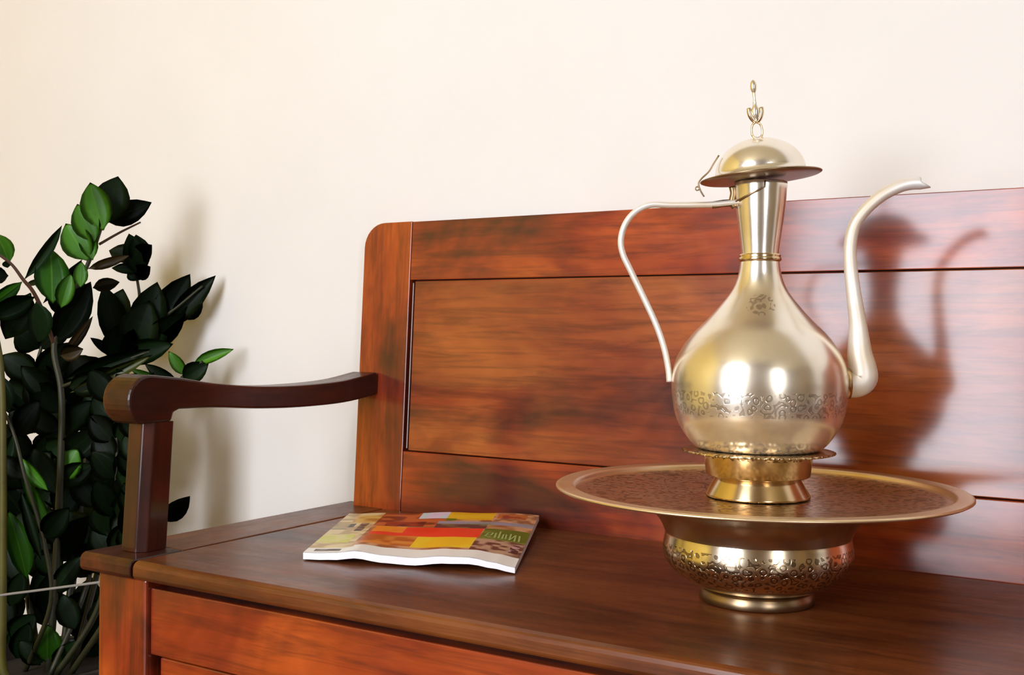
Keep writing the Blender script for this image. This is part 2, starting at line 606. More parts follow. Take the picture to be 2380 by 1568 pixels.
bowl = smooth_prof([(0.050, 0.0128), (0.0600, 0.0160), (0.0735, 0.0235), (0.0850, 0.0335), (0.0908, 0.0440), (0.0912, 0.0530), (0.0895, 0.0630), (0.0892, 0.0655)], 5)
lpart('bowl', bowl, M['bowl'], basin)
lpart('bowl_shoulder', smooth_prof([(0.0892, 0.0655), (0.0905, 0.0690), (0.0950, 0.0775), (0.1035, 0.0872), (0.1150, 0.0955)], 4), M['bowl'], basin)
lpart('tray_underside', [(0.1150, 0.0955), (0.130, 0.0985), (0.160, 0.1040), (0.180, 0.1072), (0.1925, 0.1080)], M['rim'], basin, 96)
rim = [(0.1925, 0.1080), (0.1955, 0.1080), (0.1972, 0.1090), (0.1972, 0.1102), (0.1958, 0.1112), (0.1930, 0.1108)]
lpart('tray_rim', rim + [(0.1830, 0.1112), (0.1800, 0.1106), (0.1788, 0.1085), (0.1780, 0.1068)], M['rim'], basin, 96)
lpart('tray', [(0.1780, 0.1069), (0.150, 0.1046), (0.118, 0.1024), (0.080, 0.1011), (0.060, 0.1008), (0.0, 0.1008)], M['tray'], basin, 96)

# ------------------------------------------------------------------ ewer
ewer = empty('ewer', (EX, EY, Z0 + 0.1012))
tag(ewer, 'tall pear-shaped brass ewer with slender handle, swan-neck spout and domed lid', 'ewer')
lpart('foot', [(0.0, 0.1016), (0.0490, 0.1016), (0.0505, 0.1022), (0.0500, 0.1040), (0.0405, 0.1200), (0.0400, 0.1215), (0.0, 0.1215)], M['collar'], ewer)
lpart('base_collar', [(0.040, 0.1216), (0.0485, 0.1218), (0.0500, 0.1230), (0.0522, 0.1425), (0.0525, 0.1440), (0.04, 0.1440)], M['collar'], ewer)
# flange with a scalloped edge
b_ = bmesh.new()
sg = 144
ring = []
for (r, z, sc) in [(0.040, 0.1438, 0), (0.0700, 0.1442, 0), (0.0728, 0.1450, 1), (0.0728, 0.1462, 1), (0.0700, 0.1470, 0), (0.050, 0.1478, 0)]:
    ring.append([b_.verts.new((EX + (r + sc * 0.0010 * math.cos(a * 48)) * math.cos(a), EY + (r + sc * 0.0010 * math.cos(a * 48)) * math.sin(a), Z0 + z)) for a in [2 * math.pi * j / sg for j in range(sg)]])
for A, B in zip(ring, ring[1:]):
    for j in range(sg):
        f = b_.faces.new((A[j], A[(j + 1) % sg], B[(j + 1) % sg], B[j])); f.smooth = True
part('base_flange', b_, M['collar'], ewer)
body = smooth_prof([(0.0560, 0.1478), (0.0600, 0.1492), (0.0655, 0.1540), (0.0725, 0.1635), (0.0787, 0.1750), (0.0826, 0.1890), (0.0842, 0.2036), (0.0842, 0.2180), (0.0812, 0.2320), (0.0742, 0.2460), (0.0638, 0.2602), (0.0500, 0.2740), (0.0375, 0.2880), (0.0266, 0.3025), (0.0212, 0.3160), (0.0190, 0.3286), (0.0186, 0.3310)], 6)
lpart('body', body, M['ewer_body'], ewer, 96)
lpart('neck_ring', [(0.0180, 0.3300), (0.0198, 0.3306), (0.0207, 0.3322), (0.0205, 0.3338), (0.0196, 0.3350), (0.0202, 0.3362), (0.0198, 0.3374), (0.0178, 0.3380)], M['collar'], ewer)
lpart('neck', [(0.0178, 0.3370), (0.0180, 0.3410), (0.0200, 0.3560), (0.0222, 0.3720), (0.0240, 0.3860), (0.0250, 0.4000), (0.0256, 0.4040), (0.0254, 0.4075), (0.0246, 0.4080), (0.0235, 0.4040), (0.0165, 0.3420)], M['ewer'], ewer)


def ev(s, z, t=0.0):
    return Vector((EX, EY, Z0 + z)) + E1 * s + E2 * t


# spout
sp = [(0.074, 0.2130, 0.0110), (0.0900, 0.2125, 0.0135), (0.0985, 0.2175, 0.0142), (0.0985, 0.2280, 0.0134), (0.0960, 0.2406, 0.0120), (0.0948, 0.2560, 0.0102), (0.0935, 0.2730, 0.0084), (0.0888, 0.3050, 0.0070), (0.0855, 0.3374, 0.0063), (0.0880, 0.3614, 0.0060), (0.0965, 0.3774, 0.0059), (0.1130, 0.3935, 0.0060), (0.1300, 0.4030, 0.0062), (0.1420, 0.4062, 0.0062), (0.1520, 0.4064, 0.0062)]
cp = catmull([(s, z, r) for s, z, r in sp], 6)
b_ = bmesh.new()
tube(b_, [ev(p.x, p.y) for p in cp], [p.z for p in cp], 18, caps=False)
# oblique open mouth: the lower lip reaches further out than the upper
b_.verts.ensure_lookup_table()
last = list(b_.verts)[-18:]
prevr = list(b_.verts)[-36:-18]
mid = ev(0.1520, 0.4064)
lipA, lipB = ev(0.1455, 0.4096), ev(0.1605, 0.4020)
inner = []
for vv in last:
    o_ = vv.co - mid
    k, t = o_.z / 0.0062, o_.dot(E2)
    vv.co = (lipA + lipB) / 2 + (lipA - lipB) / 2 * k + E2 * t
    inner.append(b_.verts.new((lipA + lipB) / 2 + (lipA - lipB) / 2 * k * 0.86 + E2 * t * 0.86))
deep = [b_.verts.new(ev(0.136, 0.4045) + (q.co - ev(0.136, 0.4045)) * 0.0 + E2 * ((q.co - mid).dot(E2)) * 0.8 + Vector((0, 0, 0.0042)) * ((q.co.z - (lipA.z + lipB.z) / 2) / 0.0033)) for q in inner]
for j in range(18):
    k = (j + 1) % 18
    b_.faces.new((last[j], last[k], inner[k], inner[j]))
    f = b_.faces.new((inner[j], inner[k], deep[k], deep[j])); f.smooth = True
b_.faces.new(deep)
part('spout', b_, M['spout'], ewer)
b_ = bmesh.new()
tube(b_, [ev(0.0788, 0.2128), ev(0.0868, 0.2128)], [0.0165, 0.0150], 24)
part('spout_socket', b_, M['collar'], ewer)
# handle: a thin strap
hp = [(-0.0225, 0.3885), (-0.030, 0.3880), (-0.0420, 0.3868), (-0.0540, 0.3862), (-0.0875, 0.3860), (-0.1065, 0.3864), (-0.1210, 0.3800), (-0.1310, 0.3680), (-0.1355, 0.3525), (-0.1335, 0.3380), (-0.1255, 0.3210), (-0.1130, 0.2957), (-0.1000, 0.2680), (-0.0920, 0.2450), (-0.0876, 0.2240), (-0.0864, 0.2120)]
hc = catmull([(a, c, 0) for a, c in hp], 6)
b_ = bmesh.new()
tube(b_, [ev(p.x, p.y) for p in hc], 0.0046, 12, flat=(E2, 0.66))
part('handle', b_, M['spout'], ewer)
b_ = bmesh.new()
tube(b_, catmull([ev(-0.0245, 0.3835), ev(-0.0275, 0.3890), ev(-0.0262, 0.3975), ev(-0.0275, 0.4040)], 4), 0.0033, 10)
tube(b_, catmull([ev(-0.047, 0.3858), ev(-0.036, 0.3875), ev(-0.027, 0.3880)], 4), 0.0036, 10)
part('handle_bracket', b_, M['tarnish_shade'], ewer)
# wire clasp round the front of the neck
b_ = bmesh.new()
camdir = math.atan2(-1.03, 0.37)
wire = []
for k in range(13):
    a = camdir - 1.1 + k / 12 * 1.25
    r = 0.0262 - 0.001 * (k / 12)
    wire.append(Vector((EX + r * math.cos(a), EY + r * math.sin(a), Z0 + 0.3885 + 0.012 * (k / 12) ** 1.4)))
wire += [wire[-1] + Vector((0.0002, -0.0003, 0.006))]
tube(b_, wire, 0.0009, 8)
part('wire_clasp', b_, M['tarnish_shade'], ewer)
# lid: brim, dome, finial; tilted a little on the neck
lid = bpy.data.objects.new('lid', None)
lid.empty_display_size = 0.03
COL.objects.link(lid)
lid.parent = ewer
lid.location = (0, 0, 0.4105 - 0.1012)
lid.rotation_euler = Matrix.Rotation(math.radians(-5.2), 3, Vector((rt.y, -rt.x, 0)).normalized() * -1.0).to_euler()


def lidpart(name, prof, mat, parent=lid, seg=72, n=0):
    b_ = bmesh.new()
    lathe(b_, prof, seg)
    o = link(name, b_, mat, parent)
    return o


brim = [(0.0, 0.0), (0.0300, 0.0), (0.0440, 0.0002), (0.0560, 0.0012), (0.0582, 0.0022), (0.0586, 0.0030), (0.0578, 0.0036), (0.0560, 0.0032), (0.0455, 0.0036), (0.0420, 0.0042)]
lidpart('brim', brim, M['tarnish_shade'])  # dark tone puts the seat's reflection into the brim colour
dome = [(0.0450, 0.0040), (0.0448, 0.0060)] + [(0.0436 * math.cos(a), 0.0062 + 0.0345 * math.sin(a)) for a in [k / 14 * math.pi / 2 for k in range(14)]] + [(0.0, 0.0408)]
lidpart('dome', dome, M['ewer'])
# finial: open loop, heart-shaped knot, stem and bead
fin = bmesh.new()
loop = []
cr = Vector((rt.x, rt.y, 0))
for k in range(28):
    a = 2 * math.pi * k / 28
    x = 0.0052 * math.sin(a) * (1.0 - 0.12 * math.cos(a))
    z = 0.0485 + 0.0078 * (abs(math.cos(a)) ** 0.75) * (1 if math.cos(a) > 0 else -1)
    loop.append(cr * x + Vector((0, 0, z)))
tube(fin, loop, 0.0011, 8, closed=True)
for sgn in (-1, 1):
    tube(fin, catmull([Vector((0, 0, 0.0560)), cr * (sgn * 0.0035) + Vector((0, 0, 0.0600)), cr * (sgn * 0.0058) + Vector((0, 0, 0.0655)), cr * (sgn * 0.0062) + Vector((0, 0, 0.0705))], 4), [0.0020 + 0.0006 * math.sin(k / 12 * 3.1) for k in range(13)], 8)
fin_o = link('finial', fin, M['collar'], lid, True)
b_ = bmesh.new(); lathe(b_, [(0.0, 0.0560), (0.0022, 0.0575), (0.0040, 0.0640), (0.0044, 0.0680), (0.0028, 0.0715), (0.0018, 0.0740), (0.0020, 0.0755), (0.0016, 0.0770), (0.0016, 0.0850), (0.0021, 0.0862), (0.0030, 0.0885), (0.0034, 0.0915), (0.0028, 0.0950), (0.0014, 0.0972), (0.0, 0.0980)], 20)
link('finial_stem', b_, M['ewer'], fin_o)
# bent wire and broken chain links at the hinge side of the brim
lw = bmesh.new()
le = -cr
tube(lw, catmull([le * 0.0390 + Vector((0, 0, 0.0270)), le * 0.0450 + Vector((0, 0, 0.0190)), le * 0.0500 + Vector((0, 0, 0.0120)), le * 0.0575 + Vector((0, 0, 0.0060)), le * 0.0610 + Vector((0, 0, 0.0010)), le * 0.0595 + Vector((0, 0, -0.0060)), le * 0.0565 + Vector((0, 0, -0.0120))], 5), 0.0008, 8)
link('chain_wire', lw, M['tarnish_shade'], lid, True)
lw = bmesh.new()
tube(lw, [le * 0.0625 + Vector((0, 0, -0.0035)) + cr * (0.0018 * math.cos(2 * math.pi * k / 14)) + Vector((0, 0, 0.0018 * math.sin(2 * math.pi * k / 14))) for k in range(14)], 0.0007, 8, closed=True)
link('chain_link', lw, M['tarnish_shade'], lid, True)

# ------------------------------------------------------------------ magazine
FL, FR, BR, BL = Vector((0.2130, -0.3380)), Vector((0.4480, -0.2640)), Vector((0.3300, -0.0150)), Vector((0.0880, -0.1130))
magc = (FL + FR + BR + BL) / 4
mag = empty('magazine', (magc.x, magc.y, Z0))
tag(mag, 'glossy magazine with red, yellow and green colour-block cover lying on the bench seat', 'magazine')


def hgt(u, v):
    """height of the underside: wavy, sagging paper"""
    front = [(0.0, 0.0004), (0.06, 0.0006), (0.15, 0.0018), (0.26, 0.0052), (0.38, 0.0022), (0.52, 0.0014), (0.68, 0.0058), (0.80, 0.0070), (0.90, 0.0040), (1.0, 0.0003)]
    for (a, ha), (c, hc_) in zip(front, front[1:]):
        if u <= c:
            t = (u - a) / (c - a)
            t = t * t * (3 - 2 * t)
            hf = ha + (hc_ - ha) * t
            break
    hb = 0.0008 + 0.0092 * (3 * u * u - 2 * u ** 3) + 0.0012 * math.sin(u * 9) ** 2
    return Z0 + 0.0012 + hf * (1 - v) ** 1.3 + hb * v


def mpt(u, v, dz):
    p = FL.lerp(FR, u).lerp(BL.lerp(BR, u), v)
    return Vector((p.x, p.y, hgt(u, v) + dz))


def thick(u, v):
    return (0.0085 - 0.0018 * u + 0.002 * math.sin(math.pi * u)) * (0.86 + 0.14 * v)


def lin(c):
    return tuple((x / 255 / 12.92) if x / 255 < 0.04045 else ((x / 255 + 0.055) / 1.055) ** 2.4 for x in c)


PRINT = [   # rectangles of flat print on the cover: u0,u1,v0,v1, colour, second colour, blotch size
    (0, 1, 0, 1, (252, 250, 252), None, 0),
    (0.0, 0.215, 0.10, 1.01, (214, 196, 150), (178, 150, 100), 0.05),
    (0.0, 0.165, 0.22, 0.42, (196, 196, 84), (206, 200, 130), 0.05),
    (0.0, 0.085, 0.55, 0.70, (120, 104, 74), (170, 150, 110), 0.04),
    (0.075, 0.105, 0.60, 0.70, (50, 34, 16), None, 0),
    (0.13, 0.172, 0.50, 0.71, (58, 38, 22), (150, 120, 90), 0.03),
    (0.20, 1.01, 0.15, 1.01, (150, 90, 50), (196, 150, 110), 0.05),
    (0.07, 0.26, 0.72, 0.93, (205, 168, 84), (170, 120, 50), 0.05),
    (0.20, 0.56, 0.64, 1.01, (120, 44, 16), (186, 92, 46), 0.06),
    (0.26, 0.46, 0.64, 0.76, (92, 10, 12), (150, 50, 30), 0.05),
    (0.40, 0.55, 0.84, 1.01, (186, 212, 220), (214, 196, 220), 0.06),
    (0.545, 0.78, 0.82, 1.01, (222, 164, 14), (226, 180, 30), 0.10),
    (0.545, 0.60, 0.79, 0.84, (92, 112, 8), None, 0),
    (0.78, 1.01, 0.77, 1.01, (150, 96, 66), (206, 150, 110), 0.03),
    (0.80, 0.95, 0.86, 0.97, (190, 104, 48), (150, 60, 40), 0.03),
    (0.52, 1.01, 0.70, 0.775, (150, 138, 160), (120, 126, 100), 0.07),
    (0.52, 0.775, 0.605, 0.705, (92, 50, 52), (120, 100, 70), 0.04),
    (0.222, 0.772, 0.41, 0.615, (222, 46, 16), (226, 56, 30), 0.12),
    (0.222, 0.385, 0.49, 0.625, (248, 122, 30), (240, 140, 30), 0.06),
    (0.215, 0.475, 0.20, 0.412, (206, 128, 50), (176, 86, 18), 0.05),
    (0.475, 0.765, 0.185, 0.408, (232, 178, 22), (226, 190, 36), 0.10),
    (0.777, 1.01, 0.375, 0.615, (86, 100, 20), (110, 120, 44), 0.06),
    (0.765, 1.01, 0.145, 0.385, (176, 142, 118), (96, 54, 46), 0.035),
    (0.94, 0.985, 0.20, 0.34, (66, 34, 30), (190, 150, 150), 0.02),
    (0.04, 0.172, 0.035, 0.082, (58, 48, 40), (110, 100, 88), 0.04),
]


def h2(i, j, s):
    x = math.sin(i * 127.1 + j * 311.7 + s * 74.7) * 43758.5453
    return x - math.floor(x)


def vnoise(x, y, s):
    i, j = math.floor(x), math.floor(y)
    fx, fy = x - i, y - j
    fx, fy = fx * fx * (3 - 2 * fx), fy * fy * (3 - 2 * fy)
    a = h2(i, j, s) * (1 - fx) + h2(i + 1, j, s) * fx
    c = h2(i, j + 1, s) * (1 - fx) + h2(i + 1, j + 1, s) * fx
    return a * (1 - fy) + c * fy


NU, NV = 170, 150
verts, faces, cols = [], [], []
for j in range(NV + 1):
    for i in range(NU + 1):
        u, v = i / NU, j / NV
        verts.append(mpt(u, v, thick(u, v) + 0.0004) - Vector((0, 0, 0)))
for j in range(NV):
    for i in range(NU):
        a = j * (NU + 1) + i
        faces.append((a, a + 1, a + NU + 2, a + NU + 1))
        u, v = (i + 0.5) / NU, (j + 0.5) / NV
        c = None
        for k, (u0, u1, v0, v1, c1, c2, bs) in enumerate(PRINT):
            if u0 <= u < u1 and v0 <= v < v1:
                c = lin(c1)
                if c2:
                    t = min(1, max(0, (vnoise(u / bs, v / bs * 1.1, k) - 0.35) * 3))
                    d = lin(c2)
                    c = tuple(x * (1 - t) + y * t for x, y in zip(c, d))
        cols.append(tuple(min(0.92, x * 1.2) for x in c))
me = bpy.data.meshes.new('cover')
me.from_pydata([tuple(v) for v in verts], [], faces)
ca = me.color_attributes.new('print', 'FLOAT_COLOR', 'CORNER')
for p in me.polygons:
    p.use_smooth = True
    for li in p.loop_indices:
        ca.data[li].color = (*cols[p.index], 1)
mt, nt, b = new_mat('glossy_cover_print')
at_ = N(nt, 'ShaderNodeVertexColor', layer_name='print')
nt.links.new(at_.outputs[0], b.inputs['Base Color'])
b.inputs['Roughness'].default_value = 0.35
me.materials.append(mt)
cov = bpy.data.objects.new('cover', me)
COL.objects.link(cov)
cov.parent = mag
cov.matrix_parent_inverse = Matrix.Translation(-mag.location)
cov['label'] = 'printed cover of red, yellow, orange and green blocks'
M['paper'] = plain('white_page_paper', (0.86, 0.84, 0.86), 0.6, 30, 0.04)
# block of pages
b_ = bmesh.new()
K = 24
gt = [[b_.verts.new(mpt(i / K, j / K, thick(i / K, j / K))) for i in range(K + 1)] for j in range(K + 1)]
gb = [[b_.verts.new(mpt(i / K, j / K, 0)) for i in range(K + 1)] for j in range(K + 1)]
for j in range(K):
    for i in range(K):
        b_.faces.new((gt[j][i], gt[j][i + 1], gt[j + 1][i + 1], gt[j + 1][i]))
        b_.faces.new((gb[j][i], gb[j + 1][i], gb[j + 1][i + 1], gb[j][i + 1]))
for i in range(K):
    b_.faces.new((gb[0][i], gb[0][i + 1], gt[0][i + 1], gt[0][i]))
    b_.faces.new((gt[K][i], gt[K][i + 1], gb[K][i + 1], gb[K][i]))
    b_.faces.new((gt[i][0], gt[i + 1][0], gb[i + 1][0], gb[i][0]))
    b_.faces.new((gb[i][K], gb[i + 1][K], gt[i + 1][K], gt[i][K]))
part('pages', b_, M['paper'], mag)
# pale strokes of the upside-down title on the green block
mt, nt, b = new_mat('pale_green_ink')
b.inputs['Base Color'].default_value = (*lin((160, 182, 110)), 1)
b.inputs['Roughness'].default_value = 0.4
strokes = [((0.965, 0.41), (0.957, 0.52)), ((0.945, 0.40), (0.938, 0.52)), ((0.938, 0.52), (0.920, 0.41)), ((0.920, 0.41), (0.914, 0.53)), ((0.900, 0.42), (0.894, 0.51)), ((0.894, 0.51), (0.880, 0.51)), ((0.880, 0.51), (0.884, 0.42)),
           ((0.866, 0.42), (0.860, 0.56)), ((0.848, 0.42), (0.842, 0.52)), ((0.830, 0.42), (0.800, 0.44)), ((0.800, 0.44), (0.806, 0.51)), ((0.806, 0.51), (0.828, 0.52)), ((0.828, 0.52), (0.826, 0.46)), ((0.826, 0.46), (0.806, 0.47))]
b_ = bmesh.new()
for (ua, va), (ub, vb) in strokes:
    A, B = mpt(ua, va, thick(ua, va) + 0.0008), mpt(ub, vb, thick(ub, vb) + 0.0008)
    d = (B - A).normalized()
    s_ = d.cross(Vector((0, 0, 1))).normalized() * 0.0011
    b_.faces.new([b_.verts.new(q) for q in (A - s_, A + s_, B + s_, B - s_)])
lt = part('title_lettering', b_, mt, mag)

# ------------------------------------------------------------------ potted plant
PX, PY = -0.48, -0.17
plant = empty('potted_plant', (PX, PY, 0))
tag(plant, 'leafy houseplant with glossy dark green oval leaflets on arching stems beside the bench', 'plant')
M['pot'] = plain('dark_glazed_pot', (0.016, 0.013, 0.011), 0.35)
M['soil'] = plain('potting_soil', (0.018, 0.012, 0.008), 0.9, 60, 0.4, 0.004)
b_ = bmesh.new(); lathe(b_, [(0.0, 0.0), (0.088, 0.0), (0.092, 0.004), (0.118, 0.165), (0.124, 0.170), (0.124, 0.186), (0.118, 0.188), (0.112, 0.180), (0.110, 0.160), (0.0, 0.160)], 48)
link('pot', b_, M['pot'], plant)
b_ = bmesh.new(); lathe(b_, [(0.0, 0.1665), (0.05, 0.1685), (0.0995, 0.164), (0.1095, 0.1615)], 40)
link('soil', b_, M['soil'], plant)


def leaf_mat(name, c0, c1, vein, rough, spec=0.35):
    mt, nt, b = new_mat(name)
    oi = N(nt, 'ShaderNodeObjectInfo')
    tc = N(nt, 'ShaderNodeTexCoord')
    sep = N(nt, 'ShaderNodeSeparateXYZ')
    nt.links.new(tc.outputs['Object'], sep.inputs[0])
    n1 = noise(nt, tc.outputs['Object'], 3.0, 4)
    t = math_n(nt, 'ADD', math_n(nt, 'MULTIPLY', oi.outputs['Random'], 0.6), math_n(nt, 'MULTIPLY', n1, 0.4))
    base = ramp(nt, t, [(0.15, c0), (0.85, c1)])
    ax = math_n(nt, 'ABSOLUTE', sep.outputs[0])
    mid = ramp(nt, ax, [(0.0, (0.7,) * 3), (0.035, (0, 0, 0))])
    nt.links.new(mix(nt, mid, base, vein), b.inputs['Base Color'])
    b.inputs['Roughness'].default_value = rough
    b.inputs['Specular IOR Level'].default_value = spec
    return mt


LM = {
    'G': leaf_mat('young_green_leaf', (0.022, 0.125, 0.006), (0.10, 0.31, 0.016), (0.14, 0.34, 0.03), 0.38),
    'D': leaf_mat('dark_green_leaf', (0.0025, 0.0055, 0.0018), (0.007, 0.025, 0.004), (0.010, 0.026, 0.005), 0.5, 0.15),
    'O': leaf_mat('olive_leaf', (0.05, 0.065, 0.010), (0.085, 0.095, 0.018), (0.12, 0.12, 0.03), 0.4),
    'B': leaf_mat('brown_green_leaf', (0.035, 0.022, 0.006), (0.06, 0.038, 0.010), (0.07, 0.05, 0.02), 0.45),
}
SM = {
    'O': plain('dark_olive_stem', (0.018, 0.018, 0.004), 0.5, 30, 0.3),
    'B': plain('reddish_stem', (0.060, 0.022, 0.010), 0.45, 30, 0.3),
    'Y': plain('olive_yellow_stem', (0.085, 0.075, 0.007), 0.5, 20, 0.3),
}


def leaf_mesh(name, mat):
    """unit leaflet: base at the origin, tip at +y, one wide, folded along the midrib"""
    b_ = bmesh.new()
    rows = [(0.0, 0.02), (0.06, 0.10), (0.16, 0.30), (0.30, 0.455), (0.46, 0.50), (0.62, 0.46), (0.78, 0.335), (0.90, 0.165), (1.0, 0.0)]
    grid = []
    for y, w in rows:
        zc = 0.10 * math.sin(math.pi * y) * 0.6 - 0.06 * y * y
        if w < 1e-4:
            grid.append([b_.verts.new((0, y, zc))])
            continue
        grid.append([b_.verts.new((w * k, y, zc + 0.16 * w * abs(k) ** 1.3)) for k in (-1, -0.5, 0, 0.5, 1)])
    for A, B in zip(grid, grid[1:]):
        for k in range(4):
            if len(B) == 1:
                b_.faces.new((A[k], A[k + 1], B[0]))
            else:
                b_.faces.new((A[k], A[k + 1], B[k + 1], B[k]))
    geo = bmesh.ops.solidify(b_, geom=list(b_.faces), thickness=0.012)
    for f in b_.faces:
        f.smooth = True
    me = bpy.data.meshes.new(name)
    b_.normal_update()
    b_.to_mesh(me)
    b_.free()
    me.materials.append(mat)
    return me


LEAFM = {k: leaf_mesh('leaf', v) for k, v in LM.items()}
STEMS = [
 ([(-0.470,-0.170,0.165), (-0.474,-0.176,0.166), (-0.463,-0.175,0.276), (-0.450,-0.177,0.413), (-0.438,-0.181,0.549), (-0.440,-0.182,0.617), (-0.449,-0.188,0.684), (-0.428,-0.174,0.754), (-0.407,-0.160,0.808), (-0.392,-0.151,0.855), (-0.392,-0.138,0.893)], 0.0068, 0.0022, 'O'),
 ([(-0.400,-0.144,0.841), (-0.389,-0.113,0.862), (-0.378,-0.083,0.880)], 0.0022, 0.0014, 'B'),
 ([(-0.449,-0.188,0.684), (-0.444,-0.208,0.727), (-0.442,-0.229,0.763), (-0.446,-0.244,0.782), (-0.452,-0.259,0.804), (-0.461,-0.276,0.819)], 0.0035, 0.0018, 'B'),
 ([(-0.490,-0.140,0.165), (-0.508,-0.096,0.397), (-0.497,-0.076,0.575), (-0.477,-0.052,0.657), (-0.440,-0.028,0.701), (-0.383,-0.004,0.745), (-0.339,0.012,0.781)], 0.0060, 0.0020, 'O'),
 ([(-0.477,-0.052,0.657), (-0.446,-0.032,0.723), (-0.444,-0.030,0.762), (-0.448,-0.033,0.798), (-0.444,-0.042,0.834)], 0.0030, 0.0020, 'O'),
 ([(-0.450,-0.150,0.165), (-0.443,-0.091,0.367), (-0.391,-0.057,0.543), (-0.356,-0.035,0.610), (-0.333,-0.020,0.641), (-0.307,-0.016,0.657)], 0.0050, 0.0020, 'O'),
 ([(-0.440,-0.182,0.617), (-0.412,-0.176,0.627), (-0.367,-0.160,0.648), (-0.300,-0.130,0.674)], 0.0030, 0.0015, 'O'),
 ([(-0.430,-0.245,0.165), (-0.456,-0.265,0.191), (-0.453,-0.269,0.296), (-0.450,-0.272,0.491), (-0.455,-0.274,0.652), (-0.473,-0.285,0.748)], 0.0072, 0.0040, 'Y'),
 ([(-0.500,-0.200,0.165), (-0.432,-0.202,0.286), (-0.425,-0.221,0.389), (-0.431,-0.248,0.483), (-0.448,-0.258,0.554), (-0.476,-0.275,0.619)], 0.0040, 0.0020, 'O'),
 ([(-0.440,-0.200,0.165), (-0.443,-0.127,0.303), (-0.427,-0.116,0.442), (-0.417,-0.109,0.546), (-0.413,-0.106,0.594)], 0.0042, 0.0020, 'O'),
 ([(-0.520,-0.160,0.165), (-0.600,-0.131,0.284), (-0.623,-0.133,0.427), (-0.612,-0.125,0.572), (-0.595,-0.114,0.659), (-0.583,-0.106,0.710)], 0.0060, 0.0020, 'O'),
 ([(-0.500,-0.130,0.165), (-0.550,-0.076,0.280), (-0.551,-0.064,0.425), (-0.559,-0.068,0.549), (-0.563,-0.070,0.637)], 0.0060, 0.0020, 'O'),
 ([(-0.440,-0.190,0.165), (-0.372,-0.165,0.273), (-0.335,-0.165,0.390), (-0.323,-0.168,0.503), (-0.326,-0.170,0.620)], 0.0050, 0.0020, 'O'),
 ([(-0.420,-0.180,0.165), (-0.313,-0.175,0.297), (-0.278,-0.164,0.396), (-0.272,-0.160,0.506), (-0.275,-0.162,0.605)], 0.0050, 0.0020, 'O'),
]
